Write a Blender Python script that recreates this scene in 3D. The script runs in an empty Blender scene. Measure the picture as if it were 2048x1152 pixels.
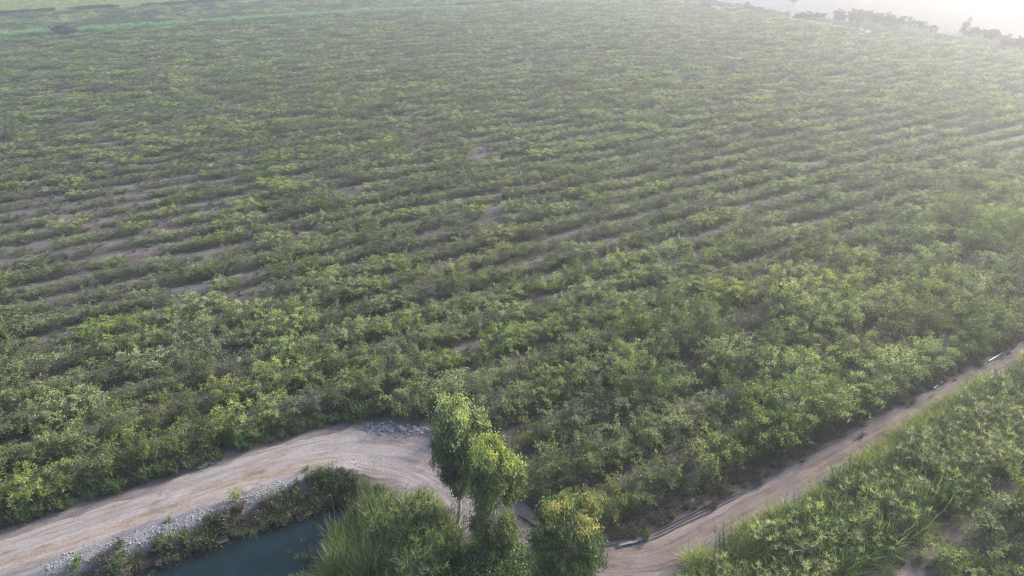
import bpy, math, random
import numpy as np
from mathutils import Vector, Euler

sc = bpy.context.scene
R = math.radians
# ------------------------------------------------------------------ camera
# world frame: X runs along the plantation rows, Y across them, camera 36 m up (drone)
HC = 36.0
FWD = R(60.5)                       # heading of the camera, counter-clockwise from +X
cam_d = bpy.data.cameras.new('camera'); cam = bpy.data.objects.new('camera', cam_d)
sc.collection.objects.link(cam); sc.camera = cam
cam_d.sensor_width = 36; cam_d.lens = 24.96; cam_d.clip_start = .5; cam_d.clip_end = 6000
cam.location = (0, 0, HC)
cam.rotation_euler = (R(90 - 28.344), 0, FWD - R(90))
# ------------------------------------------------------------------ light
SUN_EL, SUN_DIR = R(28), FWD - R(54)      # sun low, beyond the top right corner of the view
sun_d = bpy.data.lights.new('sun', 'SUN'); sun = bpy.data.objects.new('sun', sun_d)
sc.collection.objects.link(sun)
sun_d.energy = 2.4; sun_d.angle = R(5); sun_d.color = (1.0, .955, .89)
sv = Vector((math.cos(SUN_DIR) * math.cos(SUN_EL), math.sin(SUN_DIR) * math.cos(SUN_EL), math.sin(SUN_EL)))
sun.rotation_euler = sv.to_track_quat('Z', 'Y').to_euler()
world = bpy.data.worlds.new('World'); sc.world = world; world.use_nodes = True
wn = world.node_tree.nodes; wl = world.node_tree.links
bg = wn['Background']; sky = wn.new('ShaderNodeTexSky'); sky.sky_type = 'NISHITA'
sky.sun_disc = False; sky.sun_elevation = SUN_EL; sky.sun_rotation = R(90) - SUN_DIR
sky.dust_density = 2.0
wl.new(sky.outputs[0], bg.inputs[0]); bg.inputs[1].default_value = .15
sc.view_settings.view_transform = 'Standard'; sc.view_settings.look = 'None'
sc.view_settings.exposure = 1.52; sc.view_settings.gamma = 1
sc.cycles.volume_bounces = 0; sc.cycles.max_bounces = 5; sc.cycles.diffuse_bounces = 2
sc.cycles.glossy_bounces = 2; sc.cycles.transmission_bounces = 3; sc.cycles.caustics_reflective = False
sc.cycles.caustics_refractive = False
HAZE_DENSITY, HAZE_G = .0012, .66
sc.cycles.use_denoising = True; sc.cycles.denoiser = 'OPENIMAGEDENOISE'; sc.cycles.denoising_input_passes = 'RGB_ALBEDO_NORMAL'
sc.cycles.denoising_prefilter = 'NONE'; sc.cycles.filter_width = 1.25

# ------------------------------------------------------------------ helpers
def tag(o, label=None, cat=None, group=None, kind=None):
    if label: o['label'] = label
    if cat: o['category'] = cat
    if group: o['group'] = group
    if kind: o['kind'] = kind
    return o

def link(o):
    sc.collection.objects.link(o); return o

def empty(name, loc, label, cat, group=None):
    o = link(bpy.data.objects.new(name, None)); o.location = loc; o.empty_display_size = .3
    return tag(o, label, cat, group)

def mesh_of(name, V, F, mats, tone=None, mi=None, smooth=False, attrs=None):
    """V (n,3), F (m,4) quads"""
    me = bpy.data.meshes.new(name)
    V = np.asarray(V, dtype=np.float32); F = np.asarray(F, dtype=np.int32)
    me.vertices.add(len(V)); me.vertices.foreach_set('co', V.ravel())
    k = F.shape[1]
    me.loops.add(F.size); me.loops.foreach_set('vertex_index', F.ravel())
    me.polygons.add(len(F)); me.polygons.foreach_set('loop_start', np.arange(0, F.size, k, dtype=np.int32))
    if mi is not None: me.polygons.foreach_set('material_index', np.asarray(mi, dtype=np.int32))
    for m in mats: me.materials.append(m)
    if tone is not None:
        a = me.attributes.new('tone', 'FLOAT', 'POINT'); a.data.foreach_set('value', np.asarray(tone, dtype=np.float32))
    for n, arr in (attrs or {}).items():
        a = me.attributes.new(n, 'FLOAT_COLOR', 'POINT')
        a.data.foreach_set('color', np.asarray(arr, dtype=np.float32).ravel())
    me.update(calc_edges=True)
    if smooth: me.polygons.foreach_set('use_smooth', np.ones(len(F), dtype=bool))
    return me

def obj(name, me, parent=None):
    o = link(bpy.data.objects.new(name, me))
    if parent: o.parent = parent
    return o

class Buf:
    def __init__(s): s.V = []; s.F = []; s.T = []; s.M = []; s.n = 0
    def add(s, V, F, tone=0., mat=0):
        V = np.asarray(V, float).reshape(-1, 3); F = np.asarray(F, int).reshape(-1, 4)
        s.V.append(V); s.F.append(F + s.n); s.n += len(V)
        s.T.append(np.broadcast_to(np.asarray(tone, float), (len(V),)) if np.ndim(tone) == 0 else np.asarray(tone, float))
        s.M.append(np.full(len(F), mat))
    def mesh(s, name, mats, smooth=False):
        return mesh_of(name, np.concatenate(s.V), np.concatenate(s.F), mats, np.concatenate(s.T), np.concatenate(s.M), smooth)

def unit(a): return a / np.maximum(np.linalg.norm(a, axis=-1, keepdims=True), 1e-9)

def leaves(rng, P, D, L, W, tone):
    """diamond shaped leaf faces starting at P along D"""
    n = len(P); D = unit(D)
    S = unit(np.cross(D, rng.normal(size=(n, 3)))); L = np.broadcast_to(L, (n,))[:, None]; W = np.broadcast_to(W, (n,))[:, None]
    N = unit(np.cross(D, S))
    V = np.stack([P, P + D * L * .45 + S * W * .5 + N * W * .15, P + D * L, P + D * L * .45 - S * W * .5 + N * W * .15], 1).reshape(-1, 3)
    F = np.arange(4 * n).reshape(n, 4)
    return V, F, np.repeat(tone, 4)

def segs(A, B, RA, RB, k=3):
    """tapered prisms from A to B"""
    A = np.atleast_2d(A); B = np.atleast_2d(B); n = len(A); D = unit(B - A)
    up = np.where(np.abs(D[:, 2:3]) > .9, [[1., 0, 0]], [[0, 0, 1.]])
    U = unit(np.cross(D, up)); W = np.cross(D, U)
    RA = np.broadcast_to(RA, (n,))[:, None]; RB = np.broadcast_to(RB, (n,))[:, None]
    V = []
    for i in range(k):
        c, s = math.cos(2 * math.pi * i / k), math.sin(2 * math.pi * i / k)
        V += [A + (U * c + W * s) * RA, B + (U * c + W * s) * RB]
    V = np.stack(V, 1).reshape(-1, 3)
    b = (np.arange(n) * 2 * k)[:, None, None]
    f = np.array([[2 * i, 2 * ((i + 1) % k), 2 * ((i + 1) % k) + 1, 2 * i + 1] for i in range(k)])[None]
    return V, (b + f).reshape(-1, 4)

def tube(P, Rr, k=6):
    """continuous tapered tube along points P"""
    P = np.asarray(P, float); n = len(P); Rr = np.broadcast_to(Rr, (n,))
    T = unit(np.gradient(P, axis=0)); up = np.array([0, 0, 1.]) if abs(T[0][2]) < .9 else np.array([1., 0, 0])
    V = []
    for i in range(n):
        U = unit(np.cross(T[i], up)); W = np.cross(T[i], U)
        for j in range(k):
            a = 2 * math.pi * j / k; V.append(P[i] + (U * math.cos(a) + W * math.sin(a)) * Rr[i])
    F = [[i * k + j, i * k + (j + 1) % k, (i + 1) * k + (j + 1) % k, (i + 1) * k + j] for i in range(n - 1) for j in range(k)]
    return np.array(V), np.array(F)

def vnoise(x, y, s, seed=0):
    """smooth value noise 0..1 (numpy)"""
    x = np.asarray(x, float) / s + seed * 17.3; y = np.asarray(y, float) / s + seed * 9.1
    xi = np.floor(x); yi = np.floor(y); fx = x - xi; fy = y - yi
    fx = fx * fx * (3 - 2 * fx); fy = fy * fy * (3 - 2 * fy)
    def h(a, b):
        v = np.sin(a * 127.1 + b * 311.7 + seed * 7.7) * 43758.5453; return v - np.floor(v)
    return (h(xi, yi) * (1 - fx) + h(xi + 1, yi) * fx) * (1 - fy) + (h(xi, yi + 1) * (1 - fx) + h(xi + 1, yi + 1) * fx) * fy

def fbm(x, y, s, seed=0): return .5 * vnoise(x, y, s, seed) + .3 * vnoise(x, y, s / 2.1, seed + 3) + .2 * vnoise(x, y, s / 4.7, seed + 5)

def sstep(e0, e1, x):
    t = np.clip((np.asarray(x, float) - e0) / (e1 - e0), 0, 1); return t * t * (3 - 2 * t)

# ------------------------------------------------------------------ the lie of the land
CAN_Y, CAN_HW, CAN_X, WATER_Z = 35.3, 2.9, 5.6, -.9
ROAD = np.array([(-90, 43.0, 1.75), (-12, 42.9, 1.75), (-2, 43.1, 1.9), (4, 42.95, 2.0), (8.5, 42.2, 2.2), (12, 39.9, 2.6), (14.2, 37.3, 2.7), (15.2, 34.4, 2.3),
                 (15.7, 31.5, 1.9), (16.5, 28.6, 1.5), (18.0, 25.7, 1.4), (20.6, 23.8, 1.3), (24, 22.6, .95), (30, 22.75, .72), (38.5, 23.05, .6),
                 (48, 23.6, .55), (60, 24.15, .5), (72, 24.2, .5), (120, 24.3, .6), (215, 24.3, .6)])
def catmull(P, step):
    out = []
    for i in range(len(P) - 1):
        p0 = P[max(i - 1, 0)]; p1 = P[i]; p2 = P[i + 1]; p3 = P[min(i + 2, len(P) - 1)]
        n = max(2, int(np.linalg.norm((p2 - p1)[:2]) / step))
        for t in np.arange(n) / n:
            if i == 0 or i >= len(P) - 3: out.append(p1 + (p2 - p1) * t)
            else: out.append(.5 * ((2 * p1) + (-p0 + p2) * t + (2 * p0 - 5 * p1 + 4 * p2 - p3) * t * t + (-p0 + 3 * p1 - 3 * p2 + p3) * t ** 3))
    out.append(P[-1]); return np.array(out)
RP = catmull(ROAD, .25)

def road_d(x, y):
    """distance outside the track edge (negative on the track)"""
    x = np.asarray(x, float); y = np.asarray(y, float); sh = x.shape; x = x.ravel(); y = y.ravel()
    d = np.full(x.shape, 99.)
    m = (y > 15) & (y < 52)
    idx = np.where(m)[0]; C = RP[::2]
    for s in range(0, len(idx), 4000):
        q = idx[s:s + 4000]
        dd = np.hypot(x[q, None] - C[None, :, 0], y[q, None] - C[None, :, 1]) - C[None, :, 2]
        d[q] = dd.min(1)
    return d.reshape(sh)

ROW0, ROWS = 26.8, 4.17
def bed(y): return np.cos(2 * np.pi * (np.asarray(y) - ROW0 - ROWS / 2) / ROWS)      # 1 in the middle of the bare strip

def in_field(x, y, rd):
    lower = np.where(x < 12, 45.9, np.where(x < 19.5, 1e9 * 0 + 43.0 - (x - 12) * 2.2, 25.4))
    return (y > lower) & (y < 266.5) & (x < 218) & (rd > .5)

DITCH = ((18.6, 33.5), (18.9, 26.6))
def ground_h(x, y, rd):
    sd = np.hypot(np.maximum(x - CAN_X, 0), y - CAN_Y) - CAN_HW + .35 * (vnoise(x, y, 2.2, 4) - .5)
    h = np.where(sd < 0, WATER_Z - .9 * sstep(0, 1.3, -sd), WATER_Z - WATER_Z * sstep(0, 1.7, sd))
    f = sstep(.3, 1.8, rd) * (y > 25.5) * (y < 267) * (x < 218) * ((x > 18) | (y > 46))
    h = h + f * (.11 * sstep(-.2, .6, bed(y)) + .1 * (fbm(x, y, 1.2, 2) - .5))
    h = h + .05 * (fbm(x, y, .9, 8) - .5) * sstep(0, .6, rd)
    # rubble ridge between track and canal
    rb = np.exp(-((y - 40.15) / .55) ** 2) * (x < 10.5) * sstep(10.5, 8.5, x)
    h = h + .28 * rb * (.6 + .8 * vnoise(x, y, 1.1, 6))
    # drainage ditch
    dx = x - (18.6 + (33.5 - y) * .045 + .15 * np.sin(y * 1.3))
    h = h - .75 * np.exp(-(dx / .3) ** 2) * sstep(26.3, 27.2, y) * sstep(34.2, 33.2, y)
    return h

def hz(x, y):
    x = np.atleast_1d(np.asarray(x, float)); y = np.atleast_1d(np.asarray(y, float))
    return ground_h(x, y, road_d(x, y))

# ------------------------------------------------------------------ materials
def nt(name):
    m = bpy.data.materials.new(name); m.use_nodes = True; t = m.node_tree; t.nodes.clear(); return m, t
def N(t, k, **p):
    n = t.nodes.new(k)
    for a, v in p.items(): setattr(n, a, v)
    return n
def noise(t, vec, scale, detail=4, rough=.6):
    n = N(t, 'ShaderNodeTexNoise'); n.inputs['Scale'].default_value = scale; n.inputs['Detail'].default_value = detail
    n.inputs['Roughness'].default_value = rough
    if vec is not None: t.links.new(vec, n.inputs['Vector'])
    return n.outputs['Fac']
def ramp(t, fac, stops):
    n = N(t, 'ShaderNodeValToRGB'); e = n.color_ramp.elements
    while len(e) < len(stops): e.new(.5)
    for i, (p, c) in enumerate(stops):
        e[i].position = p; e[i].color = (*c, 1) if len(c) == 3 else c
    t.links.new(fac, n.inputs[0]); return n.outputs[0]
def mixc(t, fac, a, b, mode='MIX'):
    n = N(t, 'ShaderNodeMix', data_type='RGBA', blend_type=mode)
    for s, v in ((n.inputs[0], fac), (n.inputs[6], a), (n.inputs[7], b)):
        if isinstance(v, bpy.types.NodeSocket): t.links.new(v, s)
        elif isinstance(v, (int, float)): s.default_value = v
        else: s.default_value = (*v, 1)
    return n.outputs[2]
def math_(t, op, a, b=0., c=None, clamp=False):
    n = N(t, 'ShaderNodeMath', operation=op, use_clamp=clamp)
    for s, v in zip(n.inputs, (a, b) + ((c,) if c is not None else ())):
        if isinstance(v, bpy.types.NodeSocket): t.links.new(v, s)
        else: s.default_value = v
    return n.outputs[0]

def leaf_mat(name, dark, light, young, patch=None, trans=.32, rough=.5, var=.25):
    """tone 0..1 runs dark..light leaf, above 1 is the colour of new growth"""
    m, t = nt(name); at = N(t, 'ShaderNodeAttribute', attribute_name='tone')
    oi = N(t, 'ShaderNodeObjectInfo')
    c = ramp(t, math_(t, 'MULTIPLY', at.outputs['Fac'], .5), [(0, dark), (.5, light), (1, young)])
    if patch:      # plants differ from one part of the field to the next
        nf = noise(t, oi.outputs['Location'], .035, 3)
        nf = ramp(t, nf, [(.38, (0, 0, 0)), (.62, (1, 1, 1))])
        c = mixc(t, math_(t, 'MULTIPLY', nf, .55), c, mixc(t, 1., c, patch, 'MULTIPLY'))
    r = oi.outputs['Random']
    hsv = N(t, 'ShaderNodeHueSaturation')
    t.links.new(math_(t, 'MULTIPLY_ADD', r, .022, .484), hsv.inputs['Hue'])
    r2 = math_(t, 'FRACT', math_(t, 'MULTIPLY', r, 7.31))
    t.links.new(math_(t, 'MULTIPLY_ADD', r2, var * 2, 1 - var), hsv.inputs['Value'])
    r3 = math_(t, 'FRACT', math_(t, 'MULTIPLY', r, 13.7))
    t.links.new(math_(t, 'MULTIPLY_ADD', r3, .4, .62), hsv.inputs['Saturation'])
    t.links.new(c, hsv.inputs['Color']); c = hsv.outputs[0]
    p = N(t, 'ShaderNodeBsdfPrincipled'); p.inputs['Roughness'].default_value = rough
    p.inputs['Specular IOR Level'].default_value = .25
    t.links.new(c, p.inputs['Base Color'])
    tr = N(t, 'ShaderNodeBsdfTranslucent'); t.links.new(mixc(t, 1., c, (1.25, 1.3, .7), 'MULTIPLY'), tr.inputs[0])
    mx = N(t, 'ShaderNodeMixShader'); mx.inputs[0].default_value = trans
    t.links.new(p.outputs[0], mx.inputs[1]); t.links.new(tr.outputs[0], mx.inputs[2])
    o = N(t, 'ShaderNodeOutputMaterial'); t.links.new(mx.outputs[0], o.inputs[0]); return m

def plain_mat(name, c1, c2, scale=3., rough=.85, bump=.3, spec=.3, stretch=None):
    m, t = nt(name); tc = N(t, 'ShaderNodeTexCoord'); v = tc.outputs['Object']
    if stretch:
        mp = N(t, 'ShaderNodeMapping'); mp.inputs['Scale'].default_value = stretch; t.links.new(v, mp.inputs[0]); v = mp.outputs[0]
    f = noise(t, v, scale, 6)
    c = ramp(t, f, [(.3, c1), (.7, c2)])
    p = N(t, 'ShaderNodeBsdfPrincipled'); p.inputs['Roughness'].default_value = rough; p.inputs['Specular IOR Level'].default_value = spec
    t.links.new(c, p.inputs['Base Color'])
    b = N(t, 'ShaderNodeBump'); b.inputs['Strength'].default_value = bump; t.links.new(f, b.inputs['Height']); t.links.new(b.outputs[0], p.inputs['Normal'])
    o = N(t, 'ShaderNodeOutputMaterial'); t.links.new(p.outputs[0], o.inputs[0]); return m

M = {}
M['bush'] = leaf_mat('bush_leaves', (.062, .098, .027), (.160, .228, .050), (.34, .40, .12), patch=(1.06, .88, .82), trans=.38)
M['scrub'] = leaf_mat('scrub_leaves', (.045, .07, .03), (.115, .15, .06), (.19, .22, .10))
M['dark'] = leaf_mat('dark_leaves', (.014, .026, .014), (.03, .05, .022), (.06, .09, .04))
M['euc'] = leaf_mat('eucalyptus_leaves', (.024, .050, .026), (.15, .22, .055), (.55, .60, .10), var=.1)
M['euc_orange'] = leaf_mat('eucalyptus_leaves_orange', (.028, .058, .03), (.12, .18, .045), (.47, .38, .09), var=.1)
M['reed'] = leaf_mat('reed_blades', (.028, .062, .022), (.095, .18, .045), (.34, .38, .13), rough=.62, var=.35)
M['yreed'] = leaf_mat('yellowing_reed_blades', (.07, .09, .03), (.17, .21, .06), (.40, .36, .18), var=.3)
M['darktwig'] = None
M['grass'] = leaf_mat('grass_blades', (.12, .18, .035), (.30, .36, .06), (.46, .46, .15), var=.3)
M['dry'] = leaf_mat('dry_stems', (.08, .06, .045), (.16, .125, .09), (.26, .20, .13), trans=.15, var=.3)
M['vine'] = leaf_mat('vine_leaves', (.045, .10, .02), (.10, .20, .03), (.24, .34, .06), var=.15)
M['twig'] = plain_mat('twig_bark', (.085, .078, .060), (.165, .15, .125), 6)
M['darktwig'] = plain_mat('dark_twigs', (.035, .03, .028), (.06, .055, .05), 6)
M['trunk'] = plain_mat('pale_bark', (.26, .22, .19), (.50, .46, .42), 4, stretch=(1, 1, .3))
M['stone'] = plain_mat('rubble_stone', (.15, .145, .145), (.33, .325, .325), 2.5)
M['pipe'] = plain_mat('black_pipe', (.02, .02, .023), (.06, .058, .06), 3, rough=.45, bump=.05, spec=.5)
M['white_plastic'] = plain_mat('white_plastic', (.6, .6, .6), (.8, .8, .8), 3, rough=.5)
M['grey_plastic'] = plain_mat('torn_sheet', (.10, .10, .11), (.24, .24, .26), 5, rough=.6)
M['concrete'] = plain_mat('old_concrete', (.12, .115, .11), (.21, .20, .19), 3)

# ground: colour of the soil per vertex, broken up by noise
def ground_material():
    m, t = nt('soil'); at = N(t, 'ShaderNodeAttribute', attribute_name='soil'); geo = N(t, 'ShaderNodeNewGeometry'); P = geo.outputs['Position']
    mp = N(t, 'ShaderNodeMapping'); mp.inputs['Scale'].default_value = (.35, 1.4, 1); t.links.new(P, mp.inputs[0])
    a = noise(t, mp.outputs[0], 1.1, 8, .65); b = noise(t, P, .07, 4); c3 = noise(t, P, 9, 4, .7)
    c = mixc(t, 1., at.outputs['Color'], ramp(t, a, [(.25, (.55, .52, .50)), (.5, (.95, .95, .95)), (.75, (1.35, 1.33, 1.33))]), 'MULTIPLY')
    c = mixc(t, 1., c, ramp(t, b, [(.3, (.82, .84, .88)), (.7, (1.15, 1.1, 1.05))]), 'MULTIPLY')
    c = mixc(t, 1., c, ramp(t, c3, [(.3, (.75, .75, .75)), (.7, (1.2, 1.2, 1.2))]), 'MULTIPLY')
    p = N(t, 'ShaderNodeBsdfPrincipled'); p.inputs['Roughness'].default_value = .95; p.inputs['Specular IOR Level'].default_value = .15
    t.links.new(c, p.inputs['Base Color'])
    bm = N(t, 'ShaderNodeBump'); bm.inputs['Strength'].default_value = .7; bm.inputs['Distance'].default_value = .15
    t.links.new(math_(t, 'ADD', a, math_(t, 'MULTIPLY', c3, .5)), bm.inputs['Height']); t.links.new(bm.outputs[0], p.inputs['Normal'])
    o = N(t, 'ShaderNodeOutputMaterial'); t.links.new(p.outputs[0], o.inputs[0]); return m
M['soil'] = ground_material()

def road_material():
    m, t = nt('packed_dirt'); uv = N(t, 'ShaderNodeUVMap'); uv.uv_map = 'UVMap'
    at = N(t, 'ShaderNodeAttribute', attribute_name='soil')
    mp = N(t, 'ShaderNodeMapping'); mp.inputs['Scale'].default_value = (.16, 1.5, 1); t.links.new(uv.outputs[0], mp.inputs[0])
    mp2 = N(t, 'ShaderNodeMapping'); mp2.inputs['Scale'].default_value = (.35, 1, 1); t.links.new(uv.outputs[0], mp2.inputs[0])
    geo = N(t, 'ShaderNodeNewGeometry')
    a = noise(t, mp.outputs[0], 1.6, 8, .62); b = noise(t, mp2.outputs[0], .9, 8, .68); c3 = noise(t, geo.outputs['Position'], 7, 5, .7)
    c = mixc(t, 1., at.outputs['Color'], ramp(t, a, [(.3, (.70, .63, .58)), (.48, (1, 1, 1)), (.72, (1.22, 1.25, 1.3))]), 'MULTIPLY')
    c = mixc(t, 1., c, ramp(t, b, [(.34, (.64, .55, .47)), (.46, (.95, .93, .9)), (.7, (1.1, 1.1, 1.14))]), 'MULTIPLY')
    mp3 = N(t, 'ShaderNodeMapping'); mp3.inputs['Scale'].default_value = (.10, 5., 1); t.links.new(uv.outputs[0], mp3.inputs[0])
    tl = noise(t, mp3.outputs[0], 1.7, 3, .5)
    c = mixc(t, 1., c, ramp(t, tl, [(.36, (.84, .81, .79)), (.44, (1, 1, 1)), (.62, (1.05, 1.05, 1.06))]), 'MULTIPLY')
    c = mixc(t, 1., c, ramp(t, c3, [(.3, (.74, .73, .72)), (.7, (1.15, 1.15, 1.15))]), 'MULTIPLY')
    p = N(t, 'ShaderNodeBsdfPrincipled'); p.inputs['Roughness'].default_value = .95; p.inputs['Specular IOR Level'].default_value = .1
    t.links.new(c, p.inputs['Base Color'])
    bm = N(t, 'ShaderNodeBump'); bm.inputs['Strength'].default_value = .55; bm.inputs['Distance'].default_value = .1
    t.links.new(math_(t, 'ADD', a, math_(t, 'MULTIPLY', c3, .4)), bm.inputs['Height']); t.links.new(bm.outputs[0], p.inputs['Normal'])
    o = N(t, 'ShaderNodeOutputMaterial'); t.links.new(p.outputs[0], o.inputs[0]); return m
M['road'] = road_material()

def water_material():
    m, t = nt('canal_water'); geo = N(t, 'ShaderNodeNewGeometry'); P = geo.outputs['Position']
    p = N(t, 'ShaderNodeBsdfPrincipled'); p.inputs['Roughness'].default_value = .08; p.inputs['Specular IOR Level'].default_value = .2
    c = ramp(t, noise(t, P, .5, 4), [(.3, (.004, .012, .015)), (.7, (.008, .019, .021))]); t.links.new(c, p.inputs['Base Color'])
    bm = N(t, 'ShaderNodeBump'); bm.inputs['Strength'].default_value = .35; bm.inputs['Distance'].default_value = .05
    t.links.new(noise(t, P, 6, 4), bm.inputs['Height']); t.links.new(bm.outputs[0], p.inputs['Normal'])
    o = N(t, 'ShaderNodeOutputMaterial'); t.links.new(p.outputs[0], o.inputs[0]); return m
M['water'] = water_material()

# ------------------------------------------------------------------ ground
def axis(parts):
    out = []
    for a, b, s in parts: out += list(np.arange(a, b, s))
    out.append(parts[-1][1]); return np.array(out)
gx = axis([(-900, -100, 50), (-100, -30, 5), (-30, -14, 1), (-14, 17.6, .22), (17.6, 20, .12), (20, 62, .3), (62, 120, 1.2), (120, 330, 3), (330, 1200, 60)])
gy = axis([(-300, 0, 30), (0, 12, 1.5), (12, 46, .22), (46, 100, .42), (100, 275, .7), (275, 420, 4), (420, 1400, 70)])
GX, GY = np.meshgrid(gx, gy, indexing='xy'); RD = road_d(GX, GY); GZ = ground_h(GX, GY, RD)
def lerp(a, b, t): return a + (b - a) * t[..., None]
col = np.zeros(GX.shape + (3,)); col[:] = (.105, .088, .082)                                   # litter-covered soil
n1 = fbm(GX, GY, 5, 21)
fieldm = sstep(.5, 1.5, RD) * (GY < 267) * (GX < 218) * ((GX > 18.3) | (GY > 46)) * (GY > 25)
gap = sstep(.35, .85, bed(GY) + .9 * (n1 - .5)) * fieldm
col = lerp(col, np.array((.125, .116, .116)), gap * .85)                                         # pale crust of the bare strips
red = sstep(.0, .5, bed(GY + .7) ) * (1 - gap) * fieldm * sstep(.45, .7, fbm(GX, GY, 9, 31))
col = lerp(col, np.array((.12, .075, .065)), red * .8)
col = lerp(col, np.array((.20, .17, .158)), sstep(1.8, .1, RD + 1.2 * (n1 - .5)) * sstep(19, 20.5, np.where(GX < 18, 25, GY)))   # bare margins of the track
band = (GX < 12) * sstep(12, 9.5, GX) * sstep(38.9, 39.6, GY) * sstep(41.6, 41.0, GY + .8 * (n1 - .5))
col = lerp(col, np.array((.19, .183, .185)), band * sstep(.35, .5, n1 + .12))
bank = (GX < 12) * sstep(37.4, 38.0, GY) * sstep(39.4, 39.0, GY)
col = lerp(col, np.array((.10, .078, .058)), bank)
rs = sstep(20.8, 20.0, GY) * (GY > 5) * (GX > 18)
col = lerp(col, np.array((.085, .075, .062)), rs)                                               # ground among the reeds
pth = np.exp(-((GY - 13.9) / .55) ** 2) * (GX > 30)
col = lerp(col, np.array((.26, .215, .20)), pth)
col = lerp(col, np.array((.085, .105, .05)), sstep(271, 276, GY) * (GX < 216))                   # rough land beyond the reed strip
gf = sstep(342, 347, GY) * (GX < 216)
col = lerp(col, np.array((.125, .165, .045)), gf)
edge = sstep(217.5, 218.5, GX) * sstep(222.5, 221, GX)
out_r = sstep(221, 223, GX)
col = lerp(col, np.array((.12, .118, .135)), out_r * (GY > 60))
wf = sstep(255, 259, GX + 6 * (fbm(GX, GY, 25, 5) - .5)) * (GY > 60)
col = lerp(col, np.array((.12, .115, .10)), wf)
col = lerp(col, np.array((.24, .215, .19)), edge)
nx, ny = len(gx), len(gy)
idx = np.arange(nx * ny).reshape(ny, nx)
F = np.stack([idx[:-1, :-1], idx[:-1, 1:], idx[1:, 1:], idx[1:, :-1]], -1).reshape(-1, 4)
me = mesh_of('ground', np.stack([GX, GY, GZ], -1).reshape(-1, 3), F, [M['soil']], smooth=True,
             attrs={'soil': np.concatenate([col, np.ones(col.shape[:2] + (1,))], -1).reshape(-1, 4)})
tag(obj('ground', me), kind='structure')

# track: ribbon with ragged edges and wheel ruts
def ribbon(name, C, tone_fn, z0=.03, nc=17, seed=0, parent=None):
    n = len(C); T = unit(np.gradient(C[:, :2], axis=0)); Nn = np.stack([-T[:, 1], T[:, 0]], 1)
    s = np.concatenate([[0], np.cumsum(np.hypot(*np.diff(C[:, :2], axis=0).T))])
    u = np.linspace(-1, 1, nc)
    S, U = np.meshgrid(s, u, indexing='ij')
    wl_ = C[:, 2] * (1 + .75 * (fbm(s, s * 0, 1.6, seed) - .5)); wr_ = C[:, 2] * (1 + .75 * (fbm(s, s * 0 + 50, 1.6, seed) - .5))
    off = np.where(U < 0, U * wl_[:, None], U * wr_[:, None])
    X = C[:, 0, None] + Nn[:, 0, None] * off; Y = C[:, 1, None] + Nn[:, 1, None] * off
    rut = np.exp(-((np.abs(off) - .85) / .22) ** 2)
    Z = ground_h(X, Y, road_d(X, Y)) + z0 + .03 * (1 - np.abs(U)) - .03 * rut * (C[:, 2, None] > 1) + .02 * (vnoise(X, Y, .5, 3) - .5)
    Z = np.where(np.abs(U) > .99, Z - .06, Z)
    idx = np.arange(n * nc).reshape(n, nc)
    F = np.stack([idx[:-1, :-1], idx[1:, :-1], idx[1:, 1:], idx[:-1, 1:]], -1).reshape(-1, 4)
    col = tone_fn(X, Y, off)
    me = mesh_of(name, np.stack([X, Y, Z], -1).reshape(-1, 3), F, [M['road']], smooth=True,
                 attrs={'soil': np.concatenate([col, np.ones(col.shape[:2] + (1,))], -1).reshape(-1, 4)})
    uvl = me.uv_layers.new(name='UVMap'); uv = np.stack([S, off], -1).reshape(-1, 2)[F.ravel()]
    uvl.data.foreach_set('uv', uv.astype(np.float32).ravel())
    return tag(obj(name, me), kind='structure')
def rcol(X, Y, off):
    c = np.zeros(X.shape + (3,)); c[:] = (.262, .233, .214)
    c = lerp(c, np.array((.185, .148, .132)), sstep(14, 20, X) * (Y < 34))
    c = lerp(c, np.array((.25, .215, .205)), sstep(8, 13, X) * (Y > 30))
    c = lerp(c, np.array((.29, .22, .17)), np.exp(-((off + .9) / .5) ** 2) * .6 * (X < 9))
    return c
ribbon('dirt_track', RP, rcol, seed=2)
FR = catmull(np.array([(219.8, 30, 1.2), (219.6, 100, 1.2), (219.4, 160, 1.2), (220, 215, 1.2), (222, 262, 1.2)], float), 2.)
ribbon('far_track', FR, lambda X, Y, off: np.broadcast_to(np.array((.27, .245, .22)), X.shape + (3,)), nc=5, seed=5)

# water sheet
wx = [];
for a in np.linspace(-90, 90, 25): wx.append((CAN_X + (CAN_HW + 1.3) * math.cos(R(a)), CAN_Y + (CAN_HW + 1.3) * math.sin(R(a))))
wx = [(-90, CAN_Y - CAN_HW - 1.3)] + wx + [(-90, CAN_Y + CAN_HW + 1.3)]
me = bpy.data.meshes.new('canal_water'); me.from_pydata([(a, b, WATER_Z + .02) for a, b in wx], [], [tuple(range(len(wx)))]); me.materials.append(M['water'])
tag(obj('water', me), kind='structure')

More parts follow.
